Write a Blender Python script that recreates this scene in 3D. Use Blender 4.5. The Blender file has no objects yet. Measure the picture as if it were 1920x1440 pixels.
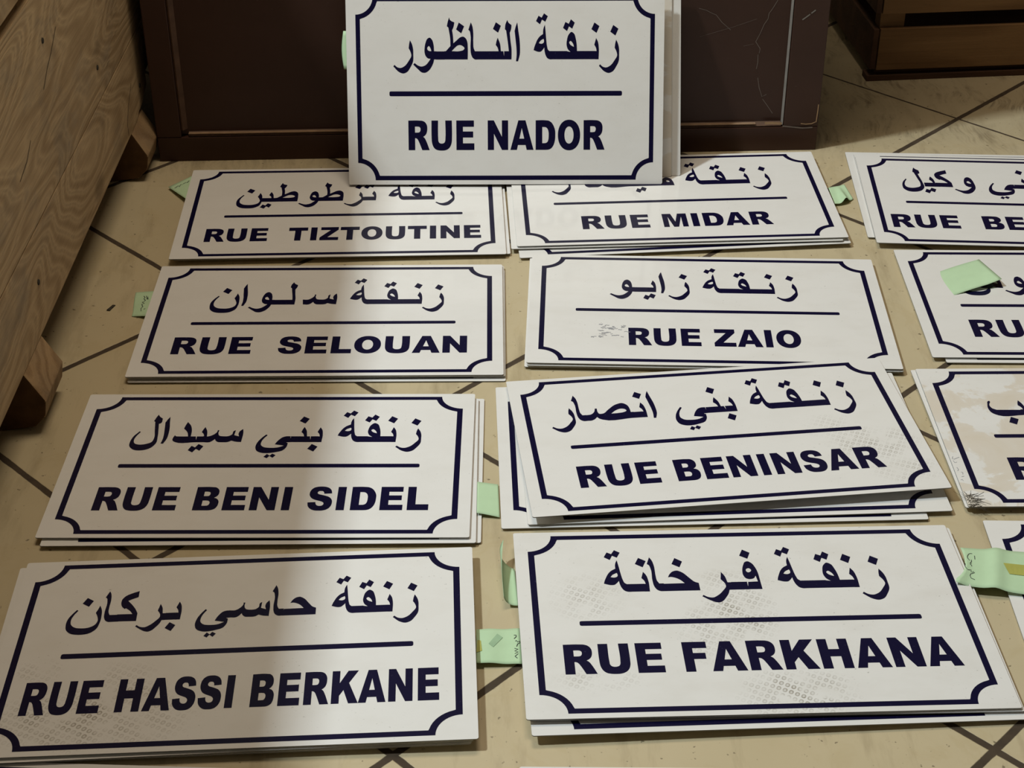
import bpy, bmesh, math, random
import numpy as np
from mathutils import Matrix, Vector
from mathutils.geometry import tessellate_polygon

# ------------------------------------------------------------------ camera, world, lights, exposure
SC = bpy.context.scene
COL = SC.collection
F_PX, PITCH, ROLL, CAM_H = 3132.542, math.radians(33.14456), math.radians(-0.2169), 1.20641
FW = np.array([0, math.cos(PITCH), -math.sin(PITCH)])
_u = np.array([0, math.sin(PITCH), math.cos(PITCH)]); _r = np.array([1.0, 0, 0])
RT = math.cos(ROLL) * _r + math.sin(ROLL) * _u
UP = -math.sin(ROLL) * _r + math.cos(ROLL) * _u
CAM = np.array([0, 0, CAM_H])
cam = bpy.data.cameras.new('camera')
cam.sensor_width = 36; cam.lens = 36 * F_PX / 1920; cam.clip_start = 0.02
cam_o = bpy.data.objects.new('camera', cam); COL.objects.link(cam_o)
cam_o.matrix_world = Matrix([[RT[i], UP[i], -FW[i], CAM[i]] for i in range(3)] + [[0, 0, 0, 1]])
SC.camera = cam_o

w = bpy.data.worlds.new('world'); SC.world = w; w.use_nodes = True
w.node_tree.nodes['Background'].inputs[0].default_value = (1.0, 0.86, 0.66, 1)
w.node_tree.nodes['Background'].inputs[1].default_value = 0.07

def area(name, loc, target, size, power, color):
    l = bpy.data.lights.new(name, 'AREA'); l.shape = 'RECTANGLE'; l.size, l.size_y = size
    l.energy = power; l.color = color
    o = bpy.data.objects.new(name, l); COL.objects.link(o); o.location = loc
    o.rotation_euler = (Vector(target) - Vector(loc)).to_track_quat('-Z', 'Y').to_euler()
    return o
KEY = area('ceiling_lamp_light', (-2.4, 1.4, 4.4), (0.3, 1.75, 0), (0.32, 0.32), 162, (0.87, 0.97, 1.0))
FILL = area('back_lamp_light', (0.0, 2.3, 2.6), (0.0, 1.9, 0), (1.0, 0.7), 24, (1.0, 0.845, 0.65))

SC.view_settings.view_transform = 'Standard'; SC.view_settings.look = 'None'
SC.view_settings.gamma = 1; SC.view_settings.exposure = 0.0
SC.view_settings.use_curve_mapping = False

# ------------------------------------------------------------------ helpers
def ray(u, v):
    d = (u - 960) / F_PX * RT - (v - 720) / F_PX * UP + FW
    return d / np.linalg.norm(d)
def at(u, v, z=0.0):                     # a point of the photograph on the level z
    d = ray(u, v); return CAM + (z - CAM_H) / d[2] * d
def rotm(t, ax, ay):
    return Matrix.Rotation(t, 3, 'Z') @ Matrix.Rotation(ay, 3, 'Y') @ Matrix.Rotation(ax, 3, 'X')
def loc_on(pose, u, v):                  # the same on the face of a sign, in its own metres
    x, y, t, z, ax, ay = pose; R = np.array(rotm(t, ax, ay)); o = np.array([x, y, z])
    d = ray(u, v); n = R[:, 2]; s = ((o - CAM) @ n) / (d @ n)
    return (CAM + s * d - o) @ R

def tag(o, label=None, cat=None, group=None, kind=None):
    if label: o['label'] = label
    if cat: o['category'] = cat
    if group: o['group'] = group
    if kind: o['kind'] = kind
    return o
def empty(name, loc=(0, 0, 0), rz=0.0):
    o = bpy.data.objects.new(name, None); o.empty_display_size = 0.05
    COL.objects.link(o); o.location = loc; o.rotation_euler = (0, 0, rz); return o
def link(name, me, mat=None, parent=None, smooth=False):
    if mat is not None and not me.materials: me.materials.append(mat)
    if smooth:
        for p in me.polygons: p.use_smooth = True
    o = bpy.data.objects.new(name, me); COL.objects.link(o)
    if parent: o.parent = parent
    return o
def mesh_bm(name, bm, mat, parent=None, smooth=False):
    me = bpy.data.meshes.new(name); bm.normal_update(); bm.to_mesh(me); bm.free()
    return link(name, me, mat, parent, smooth)
def add_box(bm, lo, hi, jit=0.0, rnd=None):
    vs = []
    for z in (lo[2], hi[2]):
        for y in (lo[1], hi[1]):
            for x in (lo[0], hi[0]):
                j = [(rnd.uniform(-jit, jit) if rnd else 0) for _ in range(3)]
                vs.append(bm.verts.new((x + j[0], y + j[1], z + j[2])))
    for f in ((0, 2, 3, 1), (4, 5, 7, 6), (0, 1, 5, 4), (2, 6, 7, 3), (0, 4, 6, 2), (1, 3, 7, 5)):
        bm.faces.new([vs[i] for i in f])
    return vs
def box(name, lo, hi, mat, parent=None, bev=0.0, jit=0.0, rnd=None):
    bm = bmesh.new(); add_box(bm, lo, hi, jit, rnd)
    if bev: bmesh.ops.bevel(bm, geom=bm.edges[:], offset=bev, segments=2, affect='EDGES', profile=0.6)
    return mesh_bm(name, bm, mat, parent)
def prism(name, poly, axis, a, b, mat, parent=None, bev=0.0):
    # poly in the two other axes, extruded from a to b along axis
    bm = bmesh.new(); rows = []
    for t in (a, b):
        r = []
        for p, q in poly:
            c = {'x': (t, p, q), 'y': (p, t, q), 'z': (p, q, t)}[axis]; r.append(bm.verts.new(c))
        rows.append(r)
    n = len(poly)
    bm.faces.new(rows[0]); bm.faces.new(rows[1][::-1])
    for i in range(n): bm.faces.new((rows[0][i], rows[1][i], rows[1][(i + 1) % n], rows[0][(i + 1) % n]))
    bmesh.ops.recalc_face_normals(bm, faces=bm.faces[:])
    if bev: bmesh.ops.bevel(bm, geom=bm.edges[:], offset=bev, segments=2, affect='EDGES', profile=0.6)
    return mesh_bm(name, bm, mat, parent)

class Flat:                              # flat printed shapes collected into one mesh
    def __init__(s): s.v = []; s.f = []; s.n = 0
    def poly(s, rings, z=0.00015):
        z += s.n * 0.000002; s.n += 1
        pts = [[Vector((x, y, z)) for x, y in r] for r in rings]
        base = len(s.v); flat = [p for r in pts for p in r]; s.v += [tuple(p) for p in flat]
        for t in tessellate_polygon(pts):
            a, b, c = (flat[i] for i in t)
            if (b - a).cross(c - a).z < 0: t = (t[0], t[2], t[1])
            s.f.append(tuple(base + i for i in t))
    def rect(s, x0, y0, x1, y1, z=0.00015): s.poly([[(x0, y0), (x1, y0), (x1, y1), (x0, y1)]], z)
    def build(s, name, mat, parent):
        me = bpy.data.meshes.new(name); me.from_pydata(s.v, [], s.f); me.update()
        return link(name, me, mat, parent)
def ribbon(pts, w):                      # outline of a pen stroke
    P = [Vector(p[:2]) for p in pts]; L = []; R = []
    for i, p in enumerate(P):
        d = (P[min(i + 1, len(P) - 1)] - P[max(i - 1, 0)])
        d = d.normalized() if d.length > 0 else Vector((1, 0)); n = Vector((-d.y, d.x)) * w / 2
        L.append(p + n); R.append(p - n)
    return L, R
def strokes(name, lists, width, mat, parent, lift=lambda x, y: 0.0):
    bm = bmesh.new()
    for pts in lists:
        L, R = ribbon(pts, width)
        lv = [bm.verts.new((p.x, p.y, lift(p.x, p.y))) for p in L]; rv = [bm.verts.new((p.x, p.y, lift(p.x, p.y))) for p in R]
        for i in range(len(lv) - 1): bm.faces.new((rv[i], rv[i + 1], lv[i + 1], lv[i]))
    return mesh_bm(name, bm, mat, parent)

def smooth_ring(ring, k=5):              # Catmull-Rom between the corners of an outline
    n = len(ring); out = []
    if not any(c for *_, c in ring): idx = None
    for i in range(n):
        p1, p2 = ring[i], ring[(i + 1) % n]
        out.append((p1[0], p1[1]))
        if p1[2] and p2[2]: continue
        p0 = ring[i - 1]; p3 = ring[(i + 2) % n]
        if p1[2]: p0 = (2 * p1[0] - p2[0], 2 * p1[1] - p2[1])
        if p2[2]: p3 = (2 * p2[0] - p1[0], 2 * p2[1] - p1[1])
        # centripetal-like tangents, limited to the chord
        ch = math.hypot(p2[0] - p1[0], p2[1] - p1[1])
        def tan(a, b, c):
            d1 = math.hypot(b[0] - a[0], b[1] - a[1]) or 1e-6; d2 = math.hypot(c[0] - b[0], c[1] - b[1]) or 1e-6
            tx = ((b[0] - a[0]) / d1 * d2 + (c[0] - b[0]) / d2 * d1) / (d1 + d2)
            ty = ((b[1] - a[1]) / d1 * d2 + (c[1] - b[1]) / d2 * d1) / (d1 + d2)
            return tx * ch, ty * ch
        m1 = tan(p0, p1, p2); m2 = tan(p1, p2, p3)
        for j in range(1, k):
            t = j / k; a = 2*t**3 - 3*t*t + 1; b = t**3 - 2*t*t + t; c = -2*t**3 + 3*t*t; d = t**3 - t*t
            out.append((a*p1[0] + b*m1[0] + c*p2[0] + d*m2[0], a*p1[1] + b*m1[1] + c*p2[1] + d*m2[1]))
    return out
def dec(s):
    res = []
    for part in s.split(';'):
        rr = []
        for ring in part.split('|'):
            r = []
            for t in ring.split():
                c = t.endswith('c'); x, y = t.rstrip('c').split(','); r.append((float(x), float(y), c))
            rr.append(smooth_ring(r))
        res.append(rr)
    return res

# ------------------------------------------------------------------ materials
def new_mat(name, rough=0.5, spec=0.5):
    m = bpy.data.materials.new(name); m.use_nodes = True
    b = m.node_tree.nodes['Principled BSDF']; b.inputs['Roughness'].default_value = rough
    b.inputs['Specular IOR Level'].default_value = spec
    return m, m.node_tree, b
def nd(t, kind, **kw):
    n = t.nodes.new(kind)
    for k, v in kw.items(): setattr(n, k, v)
    return n
def math_n(t, op, a, b=None, c=None, clamp=False):
    n = nd(t, 'ShaderNodeMath', operation=op, use_clamp=clamp)
    for i, v in enumerate((a, b, c)):
        if v is None: continue
        if isinstance(v, (int, float)): n.inputs[i].default_value = v
        else: t.links.new(v, n.inputs[i])
    return n.outputs[0]
def mix(t, fac, a, b):
    n = nd(t, 'ShaderNodeMix', data_type='RGBA')
    for k, v in ((0, fac), (6, a), (7, b)):
        if isinstance(v, tuple): n.inputs[k].default_value = (*v, 1)
        elif isinstance(v, (int, float)): n.inputs[k].default_value = v
        else: t.links.new(v, n.inputs[k])
    return n.outputs[2]
def noise(t, vec, scale, detail=3, rough=0.55, dist=0.0):
    n = nd(t, 'ShaderNodeTexNoise'); n.inputs['Scale'].default_value = scale; n.inputs['Detail'].default_value = detail
    n.inputs['Roughness'].default_value = rough; n.inputs['Distortion'].default_value = dist
    if vec is not None: t.links.new(vec, n.inputs['Vector'])
    return n.outputs[0]
def ramp(t, fac, stops):
    n = nd(t, 'ShaderNodeValToRGB'); e = n.color_ramp.elements
    while len(e) < len(stops): e.new(0.5)
    for i, (p, c) in enumerate(stops):
        e[i].position = p; e[i].color = (*c, 1) if isinstance(c, tuple) else (c, c, c, 1)
    t.links.new(fac, n.inputs[0]); return n.outputs[0]
def mapping(t, vec, scale=(1, 1, 1), rot=(0, 0, 0), loc=(0, 0, 0)):
    n = nd(t, 'ShaderNodeMapping'); n.inputs['Scale'].default_value = scale
    n.inputs['Rotation'].default_value = rot; n.inputs['Location'].default_value = loc
    t.links.new(vec, n.inputs['Vector']); return n.outputs[0]
def bump(t, b, h, strength, dist=0.001):
    n = nd(t, 'ShaderNodeBump'); n.inputs['Strength'].default_value = strength; n.inputs['Distance'].default_value = dist
    t.links.new(h, n.inputs['Height']); t.links.new(n.outputs[0], b.inputs['Normal'])
def objco(t): return nd(t, 'ShaderNodeTexCoord').outputs['Object']

def sign_mat(name, dots=(), stain=None, seed=0.0, dirt=1.0):
    m, t, b = new_mat(name, 0.16, 0.42)
    co = objco(t); sh = mapping(t, co, loc=(seed, seed * 1.7, 0))
    col = (0.80, 0.79, 0.765)
    # soft smears and small specks
    sm = ramp(t, noise(t, mapping(t, sh, scale=(9, 16, 1)), 1.6, 5, 0.6), [(0.45, 0.0), (0.75, 1.0)])
    c = mix(t, math_n(t, 'MULTIPLY', sm, 0.16 * dirt), col, (0.60, 0.565, 0.50))
    sp = ramp(t, noise(t, mapping(t, sh, scale=(230, 330, 1)), 1.0, 2, 0.5), [(0.67, 0.0), (0.74, 1.0)])
    pa = ramp(t, noise(t, sh, 14.0, 2), [(0.45, 0.0), (0.65, 1.0)])
    c = mix(t, math_n(t, 'MULTIPLY', math_n(t, 'MULTIPLY', sp, pa), 0.45 * dirt), c, (0.33, 0.32, 0.29))
    if stain:                            # dried tan glue patches
        n1 = noise(t, mapping(t, sh, scale=(11, 12, 1)), 1.0, 6, 0.6, 0.8)
        s = ramp(t, n1, [(stain, 0.0), (stain + 0.035, 0.75), (stain + 0.2, 1.0)])
        c = mix(t, math_n(t, 'MULTIPLY', s, 0.7), c, (0.66, 0.57, 0.44))
    if dots:                             # prints of shoe soles: rows of little dots
        r = mapping(t, co, rot=(0, 0, 0.5)); sp_ = nd(t, 'ShaderNodeSeparateXYZ'); t.links.new(r, sp_.inputs[0])
        k = 2 * math.pi / 0.0132
        d = math_n(t, 'MULTIPLY', math_n(t, 'SINE', math_n(t, 'MULTIPLY', sp_.outputs[0], k)), math_n(t, 'SINE', math_n(t, 'MULTIPLY', sp_.outputs[1], k * 0.8)))
        d = math_n(t, 'ABSOLUTE', d)
        ring = math_n(t, 'MULTIPLY', ramp(t, d, [(0.35, 0.0), (0.5, 1.0)]), ramp(t, d, [(0.75, 1.0), (0.92, 0.25)]))
        pn = ramp(t, noise(t, co, 38, 3), [(0.38, 0.0), (0.62, 1.0)])
        s2 = nd(t, 'ShaderNodeSeparateXYZ'); t.links.new(co, s2.inputs[0]); tot = None
        for cx, cy, rx, ry, st in dots:
            ex = math_n(t, 'POWER', math_n(t, 'DIVIDE', math_n(t, 'SUBTRACT', s2.outputs[0], cx), rx), 2)
            ey = math_n(t, 'POWER', math_n(t, 'DIVIDE', math_n(t, 'SUBTRACT', s2.outputs[1], cy), ry), 2)
            e = math_n(t, 'MULTIPLY', math_n(t, 'SUBTRACT', 1.0, math_n(t, 'ADD', ex, ey), clamp=True), st)
            tot = e if tot is None else math_n(t, 'MAXIMUM', tot, e)
        fac = math_n(t, 'MULTIPLY', math_n(t, 'MULTIPLY', ring, pn), math_n(t, 'MULTIPLY', tot, 1.0, clamp=True), clamp=True)
        c = mix(t, fac, c, (0.36, 0.33, 0.28))
    t.links.new(c, b.inputs['Base Color'])
    ro = noise(t, sh, 30, 3); t.links.new(math_n(t, 'MULTIPLY_ADD', ro, 0.10, 0.045), b.inputs['Roughness'])
    return m
def ink_mat(name, col):
    m, t, b = new_mat(name, 0.24, 0.22)
    n = noise(t, objco(t), 260, 3); c = mix(t, ramp(t, n, [(0.66, 0.0), (0.8, 1.0)]), col, (0.05, 0.045, 0.10))
    t.links.new(c, b.inputs['Base Color']); return m
INK = ink_mat('navy_ink', (0.0055, 0.0045, 0.030))
WHITE = sign_mat('white_sign_face', seed=0.0)
def plain(name, col, rough=0.6, spec=0.3, var=0.15, scale=40):
    m, t, b = new_mat(name, rough, spec)
    n = noise(t, objco(t), scale, 4)
    dk = tuple(v * (1 - var) for v in col); lt = tuple(min(1, v * (1 + var)) for v in col)
    t.links.new(mix(t, n, dk, lt), b.inputs['Base Color']); return m
EDGE = plain('grey_sheet_edge', (0.20, 0.195, 0.175), 0.5, 0.4, 0.3, 90)
GREEN = plain('green_paper', (0.52, 0.71, 0.46), 0.75, 0.2, 0.07, 60)
TAPE = plain('yellow_tape', (0.45, 0.45, 0.11), 0.35, 0.5, 0.10, 60)
PEN = plain('pen_ink', (0.035, 0.04, 0.045), 0.6, 0.2)
GREYMARK = plain('grey_scuff', (0.34, 0.34, 0.36), 0.7, 0.2, 0.3, 200)
DARKDIRT = plain('dark_dirt', (0.05, 0.042, 0.03), 0.8, 0.2, 0.4, 200)

def wood_mat(name, axis, light, dark, rings=70, grain=1.0, grey=0.0, rough=0.78, fine_s=260):
    m, t, b = new_mat(name, rough, 0.2)
    oi = nd(t, 'ShaderNodeObjectInfo')
    off = nd(t, 'ShaderNodeVectorMath', operation='SCALE'); off.inputs[0].default_value = (7.3, 3.1, 5.7)
    t.links.new(oi.outputs['Random'], off.inputs['Scale'])
    add = nd(t, 'ShaderNodeVectorMath', operation='ADD'); t.links.new(objco(t), add.inputs[0]); t.links.new(off.outputs[0], add.inputs[1])
    co = add.outputs[0]
    sc = lambda a, c: {'x': (a, c, c), 'y': (c, a, c), 'z': (c, c, a)}[axis]
    # contour lines of a stretched noise are the growth rings of a plain-sawn board
    n = noise(t, mapping(t, co, scale=sc(1.5, 6.5)), 1.0, 2, 0.45, 0.25)
    ring = math_n(t, 'SINE', math_n(t, 'MULTIPLY', n, rings))
    ring = math_n(t, 'MULTIPLY_ADD', ring, 0.5, 0.5)
    fine = noise(t, mapping(t, co, scale=sc(6, fine_s)), 1.0, 3, 0.6)
    big = noise(t, mapping(t, co, scale=sc(3, 6)), 1.0, 4, 0.6)
    f = math_n(t, 'ADD', math_n(t, 'MULTIPLY', ring, 0.30), math_n(t, 'MULTIPLY', fine, 0.35))
    f = math_n(t, 'ADD', f, math_n(t, 'MULTIPLY', big, 0.55))
    c = mix(t, ramp(t, f, [(0.35, 0.0), (0.85, 1.0)]), dark, light)
    line = ramp(t, math_n(t, 'MULTIPLY', ring, math_n(t, 'MULTIPLY_ADD', fine, 0.8, 0.4)), [(0.62, 0.0), (0.95, 1.0)])
    c = mix(t, math_n(t, 'MULTIPLY', line, 0.30 * grain), c, tuple(v * 0.55 for v in dark))
    spl = ramp(t, noise(t, mapping(t, co, scale=sc(16, 70)), 1.0, 4, 0.7), [(0.66, 0.0), (0.76, 1.0)])
    c = mix(t, math_n(t, 'MULTIPLY', spl, 0.55), c, tuple(v * 0.4 for v in dark))
    if grey:
        gw = ramp(t, noise(t, mapping(t, co, scale=sc(5, 9)), 1.3, 4, 0.65), [(0.50, 0.0), (0.70, 1.0)])
        c = mix(t, math_n(t, 'MULTIPLY', gw, grey), c, (0.185, 0.16, 0.125))
    vo = nd(t, 'ShaderNodeTexVoronoi'); vo.inputs['Scale'].default_value = 1.0
    t.links.new(mapping(t, co, scale=sc(3.2, 6.5)), vo.inputs['Vector'])
    kn = ramp(t, vo.outputs[0], [(0.06, 1.0), (0.13, 0.0)])
    c = mix(t, math_n(t, 'MULTIPLY', kn, 0.6), c, tuple(v * 0.45 for v in dark))
    t.links.new(c, b.inputs['Base Color'])
    bump(t, b, math_n(t, 'ADD', fine, math_n(t, 'MULTIPLY', ring, 0.4)), 0.5, 0.0012)
    return m
PINE = wood_mat('rough_pine_planks', 'y', (0.60, 0.43, 0.245), (0.31, 0.205, 0.105), 150, 1.8, 0.5)
PINE_X = wood_mat('rough_pine_skids', 'x', (0.46, 0.31, 0.165), (0.24, 0.145, 0.07), 60, 1.0, 0.3)
ENDGRAIN = plain('dark_end_grain', (0.10, 0.052, 0.022), 0.85, 0.15, 0.6, 45)
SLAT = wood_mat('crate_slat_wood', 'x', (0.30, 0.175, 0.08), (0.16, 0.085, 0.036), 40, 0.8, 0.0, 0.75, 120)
SLAT_DARK = wood_mat('crate_dark_and_shaded_wood', 'x', (0.10, 0.05, 0.028), (0.05, 0.026, 0.016), 40, 0.6)  # dark battens; on the side slats the darkness is painted-in shade

def cab_mat():
    m, t, b = new_mat('dark_brown_paint', 0.45, 0.28)
    co = objco(t)
    n = noise(t, mapping(t, co, scale=(3, 3, 6)), 2.0, 5, 0.6)
    c = mix(t, n, (0.040, 0.0165, 0.0100), (0.062, 0.0275, 0.018))
    s = ramp(t, noise(t, mapping(t, co, scale=(60, 60, 200)), 1.5, 3), [(0.72, 0.0), (0.80, 1.0)])
    c = mix(t, math_n(t, 'MULTIPLY', s, 0.35), c, (0.16, 0.11, 0.085))
    t.links.new(c, b.inputs['Base Color'])
    bump(t, b, noise(t, co, 120, 3), 0.12, 0.0005); return m
CAB = cab_mat()
WORN = plain('worn_moulding_edge', (0.105, 0.058, 0.036), 0.6, 0.3, 0.55, 50)
BARE_DARK = plain('bare_wood_edge', (0.30, 0.195, 0.12), 0.8, 0.2, 0.45, 60)
BARE = plain('bare_wood_chip', (0.42, 0.27, 0.15), 0.8, 0.2, 0.25, 80)
SCR = plain('pale_scratch', (0.17, 0.135, 0.115), 0.7, 0.2, 0.4, 90)
GREYEDGE = plain('pale_grey_edge', (0.24, 0.22, 0.195), 0.6, 0.3, 0.25, 90)

def floor_mat():
    m, t, b = new_mat('cream_floor_tiles', 0.38, 0.4)
    co = objco(t); s = nd(t, 'ShaderNodeSeparateXYZ'); t.links.new(co, s.inputs[0]); x, y = s.outputs[0], s.outputs[1]
    a = math.radians(45.4); pit = 0.4203
    A = math_n(t, 'ADD', math_n(t, 'MULTIPLY', x, -math.sin(a)), math_n(t, 'MULTIPLY', y, math.cos(a)))
    a2 = a + math.pi / 2
    Bc = math_n(t, 'ADD', math_n(t, 'MULTIPLY', x, -math.sin(a2)), math_n(t, 'MULTIPLY', y, math.cos(a2)))
    far = math_n(t, 'LESS_THAN', Bc, -2.2)
    Bs = math_n(t, 'ADD', Bc, math_n(t, 'MULTIPLY', far, 0.0225))
    def dist(v, off):
        q = math_n(t, 'DIVIDE', math_n(t, 'SUBTRACT', v, off), pit)
        fr = math_n(t, 'SUBTRACT', q, math_n(t, 'ROUND', q))
        return math_n(t, 'MULTIPLY', math_n(t, 'ABSOLUTE', fr), pit), math_n(t, 'ROUND', math_n(t, 'ADD', q, 0.5))
    dA, iA = dist(A, 1.3325); dB, iB = dist(Bs, -1.176)
    wob = math_n(t, 'MULTIPLY', math_n(t, 'SUBTRACT', noise(t, co, 45, 3), 0.5), 0.0022)
    def line(d, wdt):
        d = math_n(t, 'ADD', d, wob)
        n = nd(t, 'ShaderNodeMapRange'); n.interpolation_type = 'SMOOTHSTEP'
        n.inputs[1].default_value = wdt; n.inputs[2].default_value = wdt + 0.0012
        n.inputs[3].default_value = 1; n.inputs[4].default_value = 0
        t.links.new(d, n.inputs[0]); return n.outputs[0]
    lB = line(math_n(t, 'ADD', dB, math_n(t, 'MULTIPLY', far, 0.0018)), 0.0036)
    g = math_n(t, 'MAXIMUM', line(dA, 0.0038), lB)
    tid = nd(t, 'ShaderNodeCombineXYZ'); t.links.new(iA, tid.inputs[0]); t.links.new(iB, tid.inputs[1])
    wn = nd(t, 'ShaderNodeTexWhiteNoise'); t.links.new(tid.outputs[0], wn.inputs[0])
    base = mix(t, noise(t, co, 5.5, 5, 0.6), (0.485, 0.405, 0.25), (0.595, 0.51, 0.34))
    base = mix(t, math_n(t, 'MULTIPLY', wn.outputs[0], 0.25), base, (0.58, 0.465, 0.28))
    marble = ramp(t, noise(t, co, 9, 6, 0.65, 1.5), [(0.52, 0.0), (0.60, 1.0), (0.66, 0.0)])
    base = mix(t, math_n(t, 'MULTIPLY', marble, 0.22), base, (0.46, 0.36, 0.19))
    # dirt: soft dark scuffs, streaks, specks; plus an even darkening towards the back
    sc = ramp(t, noise(t, mapping(t, co, scale=(26, 5, 1), rot=(0, 0, 0.5)), 1.0, 5, 0.65), [(0.52, 0.0), (0.76, 1.0)])
    base = mix(t, math_n(t, 'MULTIPLY', sc, 0.5), base, (0.24, 0.18, 0.10))
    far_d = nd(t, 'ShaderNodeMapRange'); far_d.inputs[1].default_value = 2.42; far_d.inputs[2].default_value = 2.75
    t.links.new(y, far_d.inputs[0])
    wp = nd(t, 'ShaderNodeVectorMath', operation='ADD'); wn2 = nd(t, 'ShaderNodeTexNoise'); wn2.inputs['Scale'].default_value = 7
    t.links.new(co, wn2.inputs['Vector']); wsc = nd(t, 'ShaderNodeVectorMath', operation='SCALE'); wsc.inputs['Scale'].default_value = 0.10
    t.links.new(wn2.outputs[1], wsc.inputs[0]); t.links.new(co, wp.inputs[0]); t.links.new(wsc.outputs[0], wp.inputs[1])
    st = ramp(t, noise(t, mapping(t, wp.outputs[0], scale=(120, 16, 1), rot=(0, 0, -0.75)), 1.0, 5, 0.65), [(0.44, 0.0), (0.66, 1.0)])
    stp = ramp(t, noise(t, co, 9.0, 4, 0.6), [(0.44, 0.0), (0.62, 1.0)])
    st = math_n(t, 'MULTIPLY', st, stp)
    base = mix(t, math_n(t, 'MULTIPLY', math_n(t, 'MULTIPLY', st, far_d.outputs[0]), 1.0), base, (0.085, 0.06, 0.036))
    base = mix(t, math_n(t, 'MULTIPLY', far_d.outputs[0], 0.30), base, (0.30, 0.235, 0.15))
    sp = ramp(t, noise(t, co, 120, 2, 0.5), [(0.685, 0.0), (0.73, 1.0)])
    base = mix(t, math_n(t, 'MULTIPLY', sp, 0.7), base, (0.10, 0.075, 0.045))
    c = mix(t, g, base, mix(t, noise(t, co, 60, 3), (0.028, 0.018, 0.010), (0.095, 0.066, 0.040)))
    t.links.new(c, b.inputs['Base Color'])
    t.links.new(math_n(t, 'MULTIPLY_ADD', g, 0.45, math_n(t, 'MULTIPLY_ADD', noise(t, co, 30, 4), 0.25, 0.28)), b.inputs['Roughness'])
    bump(t, b, math_n(t, 'SUBTRACT', math_n(t, 'MULTIPLY', noise(t, co, 80, 3), 0.08), g), 0.6, 0.0012)
    return m
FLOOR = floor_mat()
WALL = plain('aged_wall_plaster', (0.30, 0.255, 0.19), 0.9, 0.1, 0.2, 6)

# ------------------------------------------------------------------ the room
def slab(name, lo, hi, mat):
    o = box(name, lo, hi, mat); o['kind'] = 'structure'; return o
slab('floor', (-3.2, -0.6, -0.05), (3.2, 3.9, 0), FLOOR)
slab('wall_back', (-3.2, 3.9, -0.05), (3.2, 4.0, 2.9), WALL)
slab('wall_left', (-3.3, -0.6, -0.05), (-3.2, 4.0, 2.9), WALL)

# ------------------------------------------------------------------ the plank box on the left
rnd = random.Random(4)
XF = -0.605
bx = empty('plank_box', (-0.98, 1.97, 0))
tag(bx, 'large rough pine plank box on skids along the left side', 'wooden box')
o = (-0.98, 1.97, 0)
def pl(name, lo, hi, mat=PINE, bev=0.0025):
    return box(name, tuple(lo[i] - o[i] for i in range(3)), tuple(hi[i] - o[i] for i in range(3)), mat, bx, bev)
Y0, Y1 = 1.18, 3.3  # far end run on out of sight to block light behind the box
for z0, z1, dx, ye in ((0.086, 0.2110, 0.0, 0), (0.2130, 0.466, 0.0, Y1), (0.484, 0.770, 0.003, Y1)):
    if ye: pl('side_plank', (XF - 0.024 + dx, Y0, z0), (XF + dx, ye, z1), PINE, 0.0008)
    else:                                # the low plank ends short and broken
        prism('side_plank', [(y - o[1], z) for y, z in ((Y0, z0), (2.470, z0), (2.505, 0.0875), (2.520, 0.0935), (2.548, 0.0950), (2.562, 0.1000), (2.596, 0.1085), (2.606, z1), (Y0, z1))], 'x', XF - 0.024 - o[0], XF - o[0], PINE, bx, 0.0008)
    pl('side_plank', (-1.36, Y0, z0), (-1.336, Y1, z1))
    pl('end_plank', (-1.336, Y0, z0), (XF - 0.024, Y0 + 0.024, z1), PINE_X)
    pl('end_plank', (-1.336, Y1 - 0.024, z0), (XF - 0.024, Y1, z1), PINE_X)
pl('corner_post', (XF - 0.075, 2.60, 0.086), (XF - 0.0245, 2.66, 0.76))
pl('corner_post', (XF - 0.075, Y0 + 0.0245, 0.086), (XF - 0.0245, Y0 + 0.075, 0.76))
pl('inner_batten', (XF - 0.046, 1.7, 0.44), (XF - 0.0245, 2.3, 0.51))
pl('added_lid', (-1.37, Y0 - 0.01, 0.7705), (XF + 0.002, Y1 + 0.01, 0.792))  # unseen lid, added to keep the box interior dark
pl('bottom_board', (-1.336, Y0 + 0.024, 0.086), (XF - 0.0245, Y1 - 0.024, 0.106), PINE_X)
prof = [(-1.36, 0.0), (-0.647, 0.0), (-0.604, 0.006), (-0.588, 0.022), (-0.584, 0.045), (-0.606, 0.0855), (-1.36, 0.0855)]
for yf in (1.742, 2.452):
    f = prism('skid', [(x - o[0], z) for x, z in prof], 'y', yf - o[1], yf + 0.095 - o[1], PINE_X, bx, 0.002)
    f.data.materials.append(ENDGRAIN)
    for p in f.data.polygons:
        if abs(p.normal.y) > 0.95: p.material_index = 1
# cracks and nail heads on the planks
for (yy, zz) in ((2.545, 0.128), (1.86, 0.15), (2.30, 0.26), (2.05, 0.40)):
    bm = bmesh.new(); bmesh.ops.create_cone(bm, cap_ends=True, segments=12, radius1=0.0042, radius2=0.0036, depth=0.0016,
        matrix=Matrix.Translation((XF + 0.0006 - o[0], yy - o[1], zz)) @ Matrix.Rotation(math.pi / 2, 4, 'Y'))
    mesh_bm('nail_head', bm, DARKDIRT, bx)
for pts in ([(2.49, 0.155), (2.45, 0.13), (2.43, 0.108), (2.432, 0.09)], [(2.12, 0.392), (2.08, 0.372), (2.05, 0.361), (2.02, 0.345)], [(1.93, 0.315), (1.90, 0.30), (1.86, 0.292)]):
    bm = bmesh.new(); L, R = ribbon(pts, 0.0014)
    lv = [bm.verts.new((XF + 0.0004 - o[0], p.x - o[1], p.y)) for p in L]; rv = [bm.verts.new((XF + 0.0004 - o[0], p.x - o[1], p.y)) for p in R]
    for i in range(len(lv) - 1): bm.faces.new((lv[i], lv[i + 1], rv[i + 1], rv[i]))
    mesh_bm('crack', bm, DARKDIRT, bx)

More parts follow.
